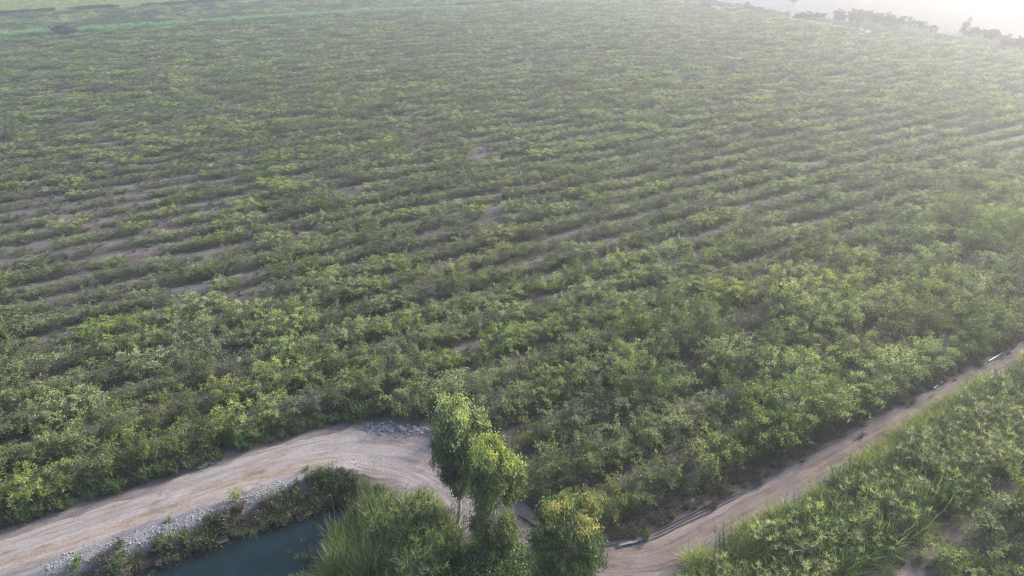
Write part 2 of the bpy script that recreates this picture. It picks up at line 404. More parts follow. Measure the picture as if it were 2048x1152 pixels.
# ------------------------------------------------------------------ plant shapes
def bush_shape(seed, rx, ry, h, fill=1., whips=8, twigs=1., young=.5):
    """returns (crown mesh, stem mesh) of a feathery thorn tree"""
    rng = np.random.default_rng(seed); L = Buf(); S = Buf(); tw = Buf()
    ns = rng.integers(6, 9); A0 = rng.uniform(0, 6.28)
    sprays = []
    for i in range(ns):
        a = A0 + i * 6.283 / ns + rng.normal() * .35; rr = rng.uniform(.55, .95)
        e = np.array([math.cos(a) * rx * rr, math.sin(a) * ry * rr, h * rng.uniform(.5, .9)])
        b = np.array([rng.normal() * .12, rng.normal() * .12, 0]); c = np.array([e[0] * .35, e[1] * .35, e[2] * .85])
        t = np.linspace(0, 1, 7)[:, None]; P = (1 - t) ** 2 * b + 2 * t * (1 - t) * c + t * t * e
        V, F = tube(P, np.linspace(.06, .018, 7), 5); S.add(V, F)
        for j in range(9):
            tt = rng.uniform(.3, 1.); p = (1 - tt) ** 2 * b + 2 * tt * (1 - tt) * c + tt * tt * e
            d = unit(np.array([math.cos(a), math.sin(a), .1]) * .8 + rng.normal(size=3) * np.array([1, 1, .55]) + [0, 0, .25])
            ln = rng.uniform(.55, 1.15) * (h / 2.6) ** .5
            q = p + d * ln; mid = (p + q) / 2 + [0, 0, .12]; q = q + [0, 0, -.10]
            V, F = segs([p, mid], [mid, q], [.018, .011], [.011, .005]); tw.add(V, F, .5, 1)
            for k in range(5):
                s = rng.uniform(.25, 1.05); o = p + (q - p) * s
                dd = unit(d * .5 + rng.normal(size=3) * np.array([1, 1, .5]) + [0, 0, .12]); l2 = rng.uniform(.25, .6)
                sprays.append((o, dd, l2, rng.uniform(0, 1)))
                if rng.random() < .5 * twigs:
                    V, F = segs([o], [o + dd * l2], .008, .003); tw.add(V, F, .5, 1)
    # long arching shoots poking out of the crown
    for i in range(whips):
        a = rng.uniform(0, 6.28); rr = math.sqrt(rng.random()) * .8
        p = np.array([math.cos(a) * rx * rr, math.sin(a) * ry * rr, h * (.62 + .2 * (1 - rr))])
        d = unit(np.array([math.cos(a) * .6 + rng.normal() * .4, math.sin(a) * .6 + rng.normal() * .4, 1.2])); ln = rng.uniform(.6, 1.5)
        prev = p
        for k in range(7):
            d = unit(d + np.array([math.cos(a) * .13, math.sin(a) * .13, -.17])); q = prev + d * ln / 7
            V, F = segs([prev], [q], .01, .008); tw.add(V, F, .5, 1)
            for z in range(2): sprays.append((q, unit(rng.normal(size=3) + [0, 0, -.2]), .22, 1.15 + rng.random() * .5))
            prev = q
    npl = int(13 * fill)
    for o, dd, l2, tn in sprays:
        if fill < .8 and rng.random() > fill + .1: continue
        n = npl if l2 > .23 else 6
        s = rng.random(n)[:, None]; P = o + dd * l2 * s + rng.normal(size=(n, 3)) * .045 + np.array([0, 0, -.1]) * s * s
        D = dd * .6 + rng.normal(size=(n, 3)) * .8; ln = rng.uniform(.09, .19, n)
        tone = np.clip(tn + rng.normal(size=n) * .18, 0, 2) * (young + .5)
        V, F, T = leaves(rng, P, D, ln, ln * .33, tone); L.add(V, F, T, 0)
    # lower skirts of foliage reaching the ground
    n = int(750 * fill); a = rng.uniform(0, 6.283, n); rr = rng.uniform(.35, 1, n) ** .6; z = rng.uniform(.05, .62, n) * h
    P = np.stack([np.cos(a) * rx * rr * .82, np.sin(a) * ry * rr * .82, z], 1); ln = rng.uniform(.1, .2, n); tn = rng.uniform(0, .8, n)
    V, F, T = leaves(rng, P, rng.normal(size=(n, 3)), ln, ln * .42, tn); L.add(V, F, T, 0)
    nb = L.n; L.V += tw.V; L.F += [f + nb for f in tw.F]; L.T += tw.T; L.M += tw.M; L.n += tw.n
    return L, S

def blades(rng, B, base, d0, ln, w, droop, tone, n=4):
    """curved strips; base (k,3), d0 (k,3)"""
    k = len(base); d = unit(d0); side = unit(np.cross(d, rng.normal(size=(k, 3)) * .3 + [0, 0, 1.])); p = base.copy()
    V = np.zeros((k, 2 * (n + 1), 3)); ln = np.broadcast_to(ln, (k,)); w = np.broadcast_to(w, (k,)); droop = np.broadcast_to(droop, (k,))
    for i in range(n + 1):
        f = i / n; ww = (w * (.6 + 1.2 * f) * (1 - f) ** .6 * .9 if i < n else w * .03)[:, None] * .5
        V[:, 2 * i] = p - side * ww; V[:, 2 * i + 1] = p + side * ww
        d = unit(d + np.stack([0 * droop, 0 * droop, -droop / n], 1)); p = p + d * (ln / n)[:, None]
    f0 = np.array([[2 * i, 2 * i + 1, 2 * i + 3, 2 * i + 2] for i in range(n)])
    F = (np.arange(k) * 2 * (n + 1))[:, None, None] + f0[None]
    B.add(V.reshape(-1, 3), F.reshape(-1, 4), np.repeat(tone, 2 * (n + 1)), 0)

def reed_shape(seed, h=2.4, n=15, r=.8, leafy=12, blen=.52, plume=.2, mat='reed'):
    rng = np.random.default_rng(seed); B = Buf()
    for i in range(n):
        a = rng.uniform(0, 6.28); q = r * math.sqrt(rng.random()); hh = h * rng.uniform(.6, 1.08)
        lean = np.array([math.cos(a), math.sin(a), 0]) * rng.uniform(.05, .35) + rng.normal(size=3) * [.12, .12, 0]
        t = np.linspace(0, 1, 5)[:, None]; P = np.array([math.cos(a) * q, math.sin(a) * q, 0]) + lean * t * t * hh * .5 + np.array([0, 0, hh]) * t * .93
        V, F = segs(P[:-1], P[1:], .014, .010); B.add(V, F, .5, 0)
        m = leafy; s = rng.uniform(.15, 1, m); az = rng.uniform(0, 6.28) + math.pi * (np.arange(m) % 2) + rng.normal(size=m) * .35
        base = P[0] + (P[-1] - P[0]) * s[:, None]; d0 = np.stack([np.cos(az) * .75, np.sin(az) * .75, rng.uniform(1.0, 3.0, m)], 1)
        tn = np.clip(.25 + .75 * s * rng.uniform(.6, 1.3) + rng.normal(size=m) * .25, 0, 1.9)
        tn = np.where(rng.random(m) < .06, 2., tn)
        blades(rng, B, base, d0, blen * rng.uniform(.6, 1.25, m), .042, rng.uniform(.3, 1.7, m), tn, 3)
        if rng.random() < plume:
            k = 10; blades(rng, B, np.tile(P[-1], (k, 1)), rng.normal(size=(k, 3)) * .35 + [0, 0, 1], .4, .05, .8, np.full(k, 2.), 2)
    return B

def grass_shape(seed, h=.9, n=60, r=.4, w=.03, droop=1.2, tone=(.2, 1.4), spread=.4):
    rng = np.random.default_rng(seed); B = Buf()
    a = rng.uniform(0, 6.28, n); q = r * np.sqrt(rng.random(n))
    base = np.stack([np.cos(a) * q, np.sin(a) * q, np.zeros(n)], 1)
    d0 = np.stack([np.cos(a) * spread + rng.normal(size=n) * .22, np.sin(a) * spread + rng.normal(size=n) * .25, np.ones(n)], 1)
    blades(rng, B, base, d0, h * rng.uniform(.5, 1.2, n), w, droop * rng.uniform(.3, 1.5, n), rng.uniform(tone[0], tone[1], n), 3)
    return B

def weed_shape(seed, h=.7, r=.5, n=260, tone=(.2, 1.3), stems=14, leaf=.14):
    """bushy broad-leaved weed"""
    rng = np.random.default_rng(seed); B = Buf()
    a = rng.uniform(0, 6.28, stems); e = np.stack([np.cos(a) * r * rng.uniform(.2, 1, stems), np.sin(a) * r * rng.uniform(.2, 1, stems), h * rng.uniform(.6, 1.1, stems)], 1)
    V, F = segs(e * [.1, .1, 0], e, .012, .004); B.add(V, F, .3, 1)
    k = rng.integers(0, stems, n); s = rng.uniform(.3, 1.05, n)[:, None]; P = e[k] * s + rng.normal(size=(n, 3)) * .07
    ln = leaf * rng.uniform(.6, 1.3, n); tn = rng.uniform(*tone, n)
    V, F, T = leaves(rng, P, e[k] * .5 + rng.normal(size=(n, 3)), ln, ln * .4, tn); B.add(V, F, T, 0); return B

# ------------------------------------------------------------------ scattering of uncountable plants (one object each)
def stuff(name, label, cat, pts, scl, rot, vid, meshes):
    """pts (n,3), scl (n,3), rot (n,3) euler, vid (n,) variant of `meshes`"""
    n = len(pts); me = bpy.data.meshes.new(name); me.vertices.add(n)
    me.vertices.foreach_set('co', np.asarray(pts, np.float32).ravel())
    for nm, arr in (('scl', scl), ('rot', rot)):
        a = me.attributes.new(nm, 'FLOAT_VECTOR', 'POINT'); a.data.foreach_set('vector', np.asarray(arr, np.float32).ravel())
    a = me.attributes.new('vid', 'INT', 'POINT'); a.data.foreach_set('value', np.asarray(vid, np.int32))
    o = tag(obj(name, me), label, cat, kind='stuff')
    g = bpy.data.node_groups.new(name, 'GeometryNodeTree')
    g.interface.new_socket('Geometry', in_out='INPUT', socket_type='NodeSocketGeometry')
    g.interface.new_socket('Geometry', in_out='OUTPUT', socket_type='NodeSocketGeometry')
    gi = g.nodes.new('NodeGroupInput'); go = g.nodes.new('NodeGroupOutput'); ip = g.nodes.new('GeometryNodeInstanceOnPoints'); jn = g.nodes.new('GeometryNodeJoinGeometry')
    g.links.new(gi.outputs[0], ip.inputs['Points']); ip.inputs['Pick Instance'].default_value = True
    for m in reversed(meshes):
        src = bpy.data.objects.new(name + '_source', m)            # a data block only, never linked to the scene
        oi = g.nodes.new('GeometryNodeObjectInfo'); oi.inputs['Object'].default_value = src; oi.inputs['As Instance'].default_value = True
        g.links.new(oi.outputs['Geometry'], jn.inputs[0])
    g.links.new(jn.outputs[0], ip.inputs['Instance'])
    def na(nm, ty):
        q = g.nodes.new('GeometryNodeInputNamedAttribute'); q.data_type = ty; q.inputs['Name'].default_value = nm
        return next(s for s in q.outputs if s.enabled and s.name == 'Attribute')
    g.links.new(na('vid', 'INT'), ip.inputs['Instance Index'])
    er = g.nodes.new('FunctionNodeEulerToRotation'); g.links.new(na('rot', 'FLOAT_VECTOR'), er.inputs[0]); g.links.new(er.outputs[0], ip.inputs['Rotation'])
    g.links.new(na('scl', 'FLOAT_VECTOR'), ip.inputs['Scale']); g.links.new(ip.outputs[0], go.inputs[0])
    md = o.modifiers.new('scatter', 'NODES'); md.node_group = g
    return o

def scatter(name, label, cat, rng, x, y, smin, smax, meshes, tilt=.06, zoff=0., zs=None, z=None):
    x = np.asarray(x, float); y = np.asarray(y, float); n = len(x)
    z = hz(x, y) if z is None else z
    s = rng.uniform(smin, smax, n); S = np.stack([s, s, s * (rng.uniform(.8, 1.2, n) if zs is None else zs)], 1)
    rot = np.stack([rng.normal(size=n) * tilt, rng.normal(size=n) * tilt, rng.uniform(0, 6.28, n)], 1)
    return stuff(name, label, cat, np.stack([x, y, z + zoff], 1), S, rot, rng.integers(0, len(meshes), n), meshes)

def view_xy(x, y, z=0.):
    """where a ground point lies relative to the view (used only to leave out what is far outside it)"""
    f = x * math.cos(FWD) + y * math.sin(FWD); r = x * math.sin(FWD) - y * math.cos(FWD)
    th = R(28.344); dz = z - HC; dep = f * math.cos(th) - dz * math.sin(th); up = f * math.sin(th) + dz * math.cos(th)
    return r / dep * 1.387, up / dep * 1.387 / .5625, dep
def seen(x, y, m=.15):
    u, v, d = view_xy(x, y); return (np.abs(u) < 1 + m) & (v > -1.25 - m) & (v < 1.1) & (d > 0)

# ------------------------------------------------------------------ plantation
VAR = []       # (crown mesh, stem mesh, look)
specs = [(11, 2.3, 1.75, 2.5, 1.15, 8, .6, .45, 'leafy'), (12, 2.1, 1.6, 2.3, 1.0, 12, .8, .6, 'leafy'), (13, 2.4, 1.9, 2.9, 1.2, 9, .6, .5, 'leafy'), (14, 2.0, 1.5, 2.1, .9, 14, 1., .7, 'leafy'),
         (15, 2.2, 1.6, 2.4, .6, 8, 2., .55, 'thin'), (16, 2.0, 1.5, 2.0, .45, 6, 2., .45, 'thin'), (17, 2.3, 1.8, 2.7, 1.1, 16, .8, .85, 'pale'), (18, 1.9, 1.5, 2.2, .85, 12, 1., .8, 'pale')]
for sd, rx, ry, h, fill, wh, tw, yg, look in specs:
    L, S = bush_shape(sd, rx, ry * .8, h, fill, wh, tw, yg)
    VAR.append((L.mesh('crown', [M['bush'], M['twig']]), S.mesh('trunk', [M['twig']]), look))

rng = np.random.default_rng(5)
plants = []
k = 0
while True:
    y = ROW0 + k * ROWS
    if y > 266: break
    x0 = np.interp(y, [26.8, 35, 39.3, 43.5], [20.8, 19.8, 18.6, 15.6]) if y < 46.5 else -75
    x = x0
    while x < 217:
        xx = x + rng.normal() * .3; yy = y + rng.normal() * .13
        plants.append((xx, yy, k)); x += rng.uniform(2.0, 2.8)
    k += 1
P = np.array(plants); X, Y, K = P[:, 0], P[:, 1], P[:, 2].astype(int)
ok = seen(X, Y) & ~((Y < 45.5) & (X < 15)); X, Y, K = X[ok], Y[ok], K[ok]
# vigour of the planting: weak patch at the left middle, tall growth near the right-hand track
big = fbm(X, Y, 28, 41)
weak = np.exp(-((X + 2) / 26) ** 2 - ((Y - 97) / 24) ** 2)
strong = sstep(62, 30, Y) * sstep(16, 40, X)
frontl = sstep(80, 55, Y) * sstep(40, 15, X)
size = .96 + .35 * (big - .5) + .22 * strong + .22 * frontl - .20 * weak + rng.normal(size=len(X)) * .14
miss = rng.random(len(X)) < (.01 + .09 * weak + .08 * sstep(.62, .8, fbm(X, Y, 13, 77)) * (1 - strong))
X, Y, K, size = X[~miss], Y[~miss], K[~miss], np.clip(size[~miss], .45, 1.35)
look_r = rng.random(len(X)); thin_p = .16 + .3 * weak[~miss]
vid = np.where(look_r < thin_p, rng.integers(4, 6, len(X)), np.where(look_r < thin_p + .28, rng.integers(6, 8, len(X)), rng.integers(0, 4, len(X))))
weak = weak[~miss]
sz = np.clip(.66 + .14 * frontl[~miss] + .42 * strong[~miss] + .10 * (fbm(X, Y, 20, 44) - .5) - .06 * weak, .5, 1.15); sy = np.clip(.80 + .22 * strong[~miss] + .12 * frontl[~miss], .7, 1.05)
Z = hz(X, Y)
u, v, dep = view_xy(X, Y, 1.); inside = (np.abs(u) < .99) & (v > -.99) & (v < 1)
order = np.argsort(np.where(inside, dep / size, 1e9))
near = np.zeros(len(X), bool); near[order[:300]] = True
ORD = ['first', 'second', 'third', 'fourth', 'fifth', 'sixth', 'seventh', 'eighth', 'ninth', 'tenth', 'eleventh', 'twelfth']
LOOK = {'leafy': 'dense leafy green thorn tree', 'thin': 'thin thorn tree with grey twigs', 'pale': 'pale green thorn tree with young shoots'}
krow_left = int(math.ceil((46.5 - ROW0) / ROWS))
rr = np.random.default_rng(9)
for i in order[:300]:
    cm, tm, look = VAR[vid[i]]
    if X[i] < 16: place = '%s row behind the left dirt track' % ORD[min(K[i] - krow_left, 11)]
    else: place = '%s row from the right path' % ORD[min(K[i], 11)]
    e = empty('thorn_tree', (X[i], Y[i], Z[i]), LOOK[look] + ' in the ' + place, 'tree', look + ' thorn trees in the ' + place)
    e.rotation_euler = (0, 0, rr.choice([0, math.pi]) + rr.normal() * .2); s = size[i]; e.scale = (s * rr.uniform(.92, 1.1), s * sy[i], s * sz[i] * rr.uniform(.85, 1.2))
    obj('crown', cm, e); obj('trunk', tm, e)
far = ~near; n = far.sum()
# crowns of the far plants carry their own stems
FM = []
for sd, rx, ry, h, fill, wh, tw, yg, look in specs:
    L, S = bush_shape(sd, rx, ry * .8, h, fill, wh, tw, yg); L.V += S.V; L.F += [f + L.n for f in S.F]; L.T += S.T; L.M += [m + 1 for m in S.M]; L.n += S.n
    # face offsets: S.F are already offset inside S, shift them by the crown's count
    FM.append(L.mesh('far_plant', [M['bush'], M['twig']]))
s = size[far]
stuff('plantation_trees', 'the far mass of green thorn trees in rows filling the plantation beyond the nearest rows', 'trees',
      np.stack([X[far], Y[far], Z[far]], 1), np.stack([s * rng.uniform(.95, 1.15, n), s * sy[far], s * sz[far] * rng.uniform(.8, 1.2, n)], 1),
      np.stack([rng.normal(size=n) * .04, rng.normal(size=n) * .04, rng.choice([0, math.pi], n) + rng.normal(size=n) * .12], 1), vid[far], FM)

# ------------------------------------------------------------------ low undergrowth in the plantation
WEED = [weed_shape(60 + i, .55, .5, 260).mesh('weed', [M['scrub'], M['twig']]) for i in range(3)]
DRY = [weed_shape(70 + i, .5, .5, 200, (.0, 1.6), 30, .1).mesh('dry_weed', [M['dry'], M['twig']]) for i in range(3)]
rng = np.random.default_rng(12)
n = 12000; x = rng.uniform(-25, 110, n); y = rng.uniform(26, 140, n)
rd = road_d(x, y); ok = seen(x, y, .05) & in_field(x, y, rd) & (rd > .8) & (fbm(x, y, 6, 3) > .40); x, y = x[ok], y[ok]
scatter('undergrowth', 'low weeds and dry litter between the plantation rows', 'undergrowth', rng, x, y, .35, 1.0, WEED[:2] + DRY)

# ------------------------------------------------------------------ weeds along the track
WEEDG = [weed_shape(80 + i, .9, .6, 420, (.0, 1.1), 18, .2).mesh('weed', [M['scrub'], M['twig']]) for i in range(3)]
REEDS = [reed_shape(100 + i, plume=(.1, .5)[i % 2]).mesh('reed', [M[('reed', 'reed', 'reed', 'reed', 'reed', 'yreed')[i]]]) for i in range(6)]
SREED = [reed_shape(110 + i, 1.5, 9, .45, 9, .45, 0).mesh('short_reed', [M['reed']]) for i in range(3)]
YG = [grass_shape(120 + i, 1.15, 85, .4, .03, 1.1).mesh('grass', [M['grass']]) for i in range(4)]
DG = [grass_shape(130 + i, .8, 70, .4, .025, 1.4, (.3, 1.8)).mesh('dry_grass', [M['dry']]) for i in range(3)]
rng = np.random.default_rng(14)
n = 230; x = rng.uniform(-16, 13.5, n); y = 45.4 + np.abs(rng.normal(size=n)) * .7 - .35 * (fbm(x, x * 0, 2, 3) - .5) * 2 - sstep(8, 13, x) * 1.4
scatter('roadside_weeds', 'dark green leafy weeds along the upper edge of the left dirt track', 'weeds', rng, x, y, .4, .95, WEEDG + SREED)
x = rng.uniform(10, 17.5, 110); y = np.interp(x, [10, 13, 15.5, 17.5], [45.4, 44.8, 43.2, 41.2]) + np.abs(rng.normal(size=110)) * .7
scatter('bend_weeds', 'dark weeds on the outer edge of the track bend in front of the trees', 'weeds', rng, x, y, .5, 1.0, WEEDG + SREED[:1] + DRY[:1])
n = 500; x = rng.uniform(19.5, 75, n); y = np.interp(x, [19, 24, 30, 40, 60, 80], [26.2, 25.0, 24.9, 25.2, 25.7, 25.7]) + rng.normal(size=n) * .45
scatter('path_edge_weeds', 'dry brown and grey weeds between the black pipes and the first row of trees', 'weeds', rng, x, y, .4, 1.0, DRY + WEED[:1])

# ------------------------------------------------------------------ reed bed at the right
rng = np.random.default_rng(15)
def low_edge(x): return np.interp(x, [17, 21, 24, 30, 38, 48, 60, 75, 110], [18, 19.6, 20.9, 21.3, 21.6, 22.4, 23.2, 23.3, 23.4])
n = 3600; x = rng.uniform(19, 100, n); y = rng.uniform(15.9, 23, n)
dens = sstep(.36, .52, fbm(x, y, 2.0, 55)); edge_ = low_edge(x) - y
ok = (edge_ > 1.0) & (rng.random(n) < .10 + .75 * dens) & seen(x, y, .3) & (rng.random(n) < .85); x, y = x[ok], y[ok]
zs = (.65 + .6 * fbm(x, y, 2.4, 58)) * rng.uniform(.8, 1.15, len(x))
UPR = [grass_shape(185 + i, 2.3, 46, .55, .05, .75, (.0, 1.7), .22).mesh('upright_reed', [M[('reed', 'reed', 'yreed')[i]]]) for i in range(3)]
scatter('reed_bed', 'tall green reeds massed below the right-hand dirt path', 'reeds', rng, x, y, .7, 1.05, REEDS + UPR + UPR[:2], .14, zs=zs)
n = 1400; x = rng.uniform(19, 90, n); y = low_edge(x) - .1 - np.abs(rng.normal(size=n)) * .75
ok = (fbm(x, y, 1.6, 61) > .42 + .1 * sstep(.6, 1.6, low_edge(x) - y)) & seen(x, y, .2); x, y = x[ok], y[ok]
scatter('verge_grass', 'yellow-green grass fringe along the lower edge of the right-hand path', 'grass', rng, x, y, .4, 1.35, YG + DG[:1], .25)
n = 420; x = rng.uniform(20, 70, n); y = low_edge(x) - rng.uniform(.8, 2.2, n)
scatter('dead_reeds', 'dead brown stems between the yellow grass fringe and the reeds', 'reeds', rng, x, y, .6, 1.3, DG + DRY, .15)
n = 230; x = rng.uniform(30, 75, n); y = rng.uniform(13.6, 15.6, n); ok = seen(x, y, .2); x, y = x[ok], y[ok]
scatter('low_grass', 'thin low grass on the bare strip beside the reeds at lower right', 'grass', rng, x, y, .35, .8, YG[:2] + DG + WEED, .1)

# ------------------------------------------------------------------ canal side
rng = np.random.default_rng(16)
# rubble
def stone_mesh(seed):
    rs = np.random.default_rng(seed); k = 3; g = np.linspace(-1, 1, k); V = []; F = []
    for ax in range(3):
        for sg in (-1, 1):
            b = len(V)
            for i in range(k):
                for j in range(k):
                    p = [0, 0, 0]; p[ax] = sg; p[(ax + 1) % 3] = g[i]; p[(ax + 2) % 3] = g[j]; V.append(p)
            for i in range(k - 1):
                for j in range(k - 1):
                    q = [b + i * k + j, b + (i + 1) * k + j, b + (i + 1) * k + j + 1, b + i * k + j + 1]; F.append(q if sg > 0 else q[::-1])
    V = np.array(V, float); V = V / np.linalg.norm(V, axis=1, keepdims=True) ** .6
    key = np.round(V * 50).astype(int); dis = np.sin(key @ np.array([12.9, 78.2, 37.7]) + seed) * .16
    V = V * (1 + dis[:, None]) * np.array([1, rs.uniform(.6, .95), rs.uniform(.45, .8)]) * .5
    return mesh_of('stone', V, np.array(F), [M['stone']])
ST = [stone_mesh(i) for i in range(5)]
n = 7500; x = rng.uniform(-22, 11.5, n); y = 40.2 + rng.normal(size=n) * .62 - .3 * sstep(6, 11, x); ok = fbm(x, y, 2.6, 66) > .40; x, y = x[ok], y[ok]
s = .05 + .15 * rng.random(len(x)) ** 6
stuff('rubble', 'grey broken stone heaped between the dirt track and the canal', 'rubble', np.stack([x, y, hz(x, y) - s * .05], 1),
      np.stack([s, s, s], 1), rng.uniform(0, 6.28, (len(x), 3)), rng.integers(0, 5, len(x)), ST)
n = 700; x = rng.uniform(11.5, 16.5, n); y = np.interp(x, [11.5, 13, 16.5], [43.8, 42.5, 40.6]) + rng.normal(size=n) * .5; s = .05 + .3 * rng.random(n) ** 5
stuff('track_edge_stones', 'scattered small stones along the outer edge of the dirt track bend', 'stones', np.stack([x, y, hz(x, y) + .02], 1), np.stack([s, s, s * .8], 1),
      rng.uniform(0, 6.28, (n, 3)), rng.integers(0, 5, n), ST)
n = 2600; x = rng.uniform(-16, 19, n); y = rng.uniform(24, 46, n); ok = (road_d(x, y) < .3); x, y = x[ok], y[ok]; s = .02 + .07 * rng.random(len(x)) ** 4
stuff('track_pebbles', 'small loose stones and clods strewn over the dirt track', 'stones', np.stack([x, y, hz(x, y) + .04], 1), np.stack([s, s, s * .7], 1),
      rng.uniform(0, 6.28, (len(x), 3)), rng.integers(0, 5, len(x)), ST)
# dry brush on the bank
BRUSH = [weed_shape(140 + i, .9, .7, 420, (.0, 1.4), 60, .12).mesh('brush', [M['dry'], M['twig']]) for i in range(3)]
DKW = [weed_shape(150 + i, 1.1, .7, 560, (.0, 1.1), 26, .16).mesh('dark_weed', [M['scrub'], M['twig']]) for i in range(3)]
def bankpts(n, xa, xb, off, sp):
    x = rng.uniform(xa, xb, n); y = CAN_Y + CAN_HW + off + rng.normal(size=n) * sp; return x, y
x, y = bankpts(330, -20, 7, .55, .42); ok = fbm(x, y, 3, 71) > .45; x, y = x[ok], y[ok]
x3, y3 = bankpts(45, .6, 7, .6, .35); x = np.append(x, x3); y = np.append(y, y3)
scatter('bank_brush', 'dry brown and green brush on the canal bank below the grey rubble', 'brush', rng, x, y, .35, 1.0, BRUSH[:2] + DG + WEEDG[:1] + DKW[:2] + YG[:1])
x, y = bankpts(150, -20, 8, .45, .4); ok = fbm(x, y, 2.6, 75) > .5; x, y = x[ok], y[ok]
a = rng.uniform(-.2, 1.5, 110); q = CAN_HW + rng.uniform(.1, 1.9, 110); x = np.concatenate([x, CAN_X + np.cos(a) * q]); y = np.concatenate([y, CAN_Y + np.sin(a) * q])
scatter('bank_weeds', 'dark green weeds on the canal bank at the closed end of the water', 'weeds', rng, x, y, .4, .85, DKW + WEEDG[:1] + SREED)
# lone plants on the bank
def lone(name, label, cat, x, y, s, mesh_leaf, extra=None):
    e = empty(name, (x, y, float(hz(x, y)[0]) - .02), label, cat); c = obj('foliage', mesh_leaf, e); e.scale = (s, s, s); return e
GP = weed_shape(160, .6, .5, 420, (.5, 1.4), 10, .2).mesh('foliage', [M['vine'], M['twig']])
lone('green_shrub', 'round bright green shrub by the concrete slab at the water edge', 'shrub', -2.0, 38.9, 1.1, GP)
lone('green_plant', 'flat blue-green plant on the rubble beside the track', 'plant', -3.0, 40.7, .8, weed_shape(161, .3, .6, 300, (.4, 1.1), 12, .12).mesh('foliage', [M['reed'], M['twig']]))
lone('green_plant', 'green plant at the lower left on the edge of the rubble', 'plant', -8.4, 39.7, 1.1, weed_shape(162, .5, .6, 360, (.4, 1.2), 12, .14).mesh('foliage', [M['reed'], M['twig']]))
lone('yellow_shrub', 'yellow-green twiggy shrub standing in the middle of the grey rubble', 'shrub', 1.2, 40.5, 1.1, weed_shape(163, .8, .6, 330, (.6, 1.8), 26, .13).mesh('foliage', [M['grass'], M['twig']]))
lone('green_plant', 'small bright green plant above the rubble near the track bend', 'plant', 6.2, 41.2, .7, weed_shape(164, .5, .5, 260, (.6, 1.6), 12, .13).mesh('foliage', [M['vine'], M['twig']]))
# concrete slab at the water edge
V, F = [], []
def box(cx, cy, cz, sx, sy, sz, rz=0.):
    c, s = math.cos(rz), math.sin(rz); V = []
    for dz in (-1, 1):
        for dx, dy in ((-1, -1), (1, -1), (1, 1), (-1, 1)):
            X_, Y_ = dx * sx / 2, dy * sy / 2; V.append((cx + X_ * c - Y_ * s, cy + X_ * s + Y_ * c, cz + dz * sz / 2))
    return np.array(V), np.array([[0, 3, 2, 1], [4, 5, 6, 7], [0, 1, 5, 4], [1, 2, 6, 5], [2, 3, 7, 6], [3, 0, 4, 7]])
B = Buf(); B.add(*box(0, 0, 0, 1.3, .3, .16)); B.add(*box(.1, .22, .10, 1.0, .25, .12))
o = obj('concrete_slab', B.mesh('slab', [M['concrete']])); o.location = (-.5, 38.25, -.78); o.rotation_euler.z = .05
tag(o, 'old grey concrete slab at the water edge beside the round green shrub', 'slab')

# reeds round the closed end and the near bank of the canal
CATT = [grass_shape(170 + i, 2.3, 48, .4, .04, .5, (.1, 1.9), .12).mesh('cattail', [M['reed']]) for i in range(4)]
CATY = [grass_shape(175 + i, 2.0, 48, .4, .04, .6, (.1, 1.5), .12).mesh('cattail', [M['grass']]) for i in range(2)]
CATB = [grass_shape(178, 2.1, 45, .4, .035, .6, (.3, 1.8), .15).mesh('cattail', [M['dry']])]
rng = np.random.default_rng(17)
n = 300; x = rng.uniform(4.8, 9.8, n); y = rng.uniform(29.4, 35.4, n)
ok = (x > 5.2 + (y - 32) * .35) & (fbm(x, y, 1.1, 19) > .36); x, y = x[ok], y[ok]
scatter('cattails', 'upright green and yellowish cattails standing at the closed end of the canal', 'cattails', rng, x, y, .75, 1.1, CATT + CATY + CATT[:1] + CATB, .08)
GR = [reed_shape(180 + i, 2.9, 13, .5, 13, .65, .1).mesh('giant_reed', [M[('reed', 'reed', 'yreed', 'reed')[i]]]) for i in range(4)]
n = 230; x = rng.uniform(6.6, 12.6, n); y = rng.uniform(26.5, 33.8, n); ok = (((x - 10.2) / 2.4) ** 2 + ((y - 30.3) / 3.5) ** 2 < 1) & (fbm(x, y, 1.6, 14) > .34); x, y = x[ok], y[ok]
scatter('giant_reeds', 'tall bright green reed clump between the canal end and the pale-trunked eucalyptus', 'reeds', rng, x, y, .7, 1.05, GR, .14, zs=.75 + .3 * fbm(x, y, 2, 5))
n = 230; x = rng.uniform(-3, 6.5, n); y = rng.uniform(29.0, 32.9, n); y = np.minimum(y, 31.4 + .22 * x + rng.normal(size=n) * .2)
scatter('near_bank_grass', 'mixed green and yellow grass on the near bank of the canal', 'grass', rng, x, y, .45, .95, YG + SREED + CATY[:1], .14)
n = 90; x = rng.uniform(10.6, 13.2, n); y = rng.uniform(30.6, 34.4, n); ok = x < 13.2 - .1 * (y - 31); x, y = x[ok], y[ok]
scatter('yellow_grass', 'yellowish dry grass patch left of the pale eucalyptus trunk', 'grass', rng, x, y, .6, 1.1, YG[:3] + DG[:1], .12)
n = 6; x = rng.uniform(3.2, 5.0, n); y = rng.uniform(34.0, 36.2, n)
scatter('water_reeds', 'thin green reed tufts standing in the dark canal water', 'reeds', rng, x, y, .18, .36, CATT[:2], .2, z=np.full(n, WATER_Z - .1))

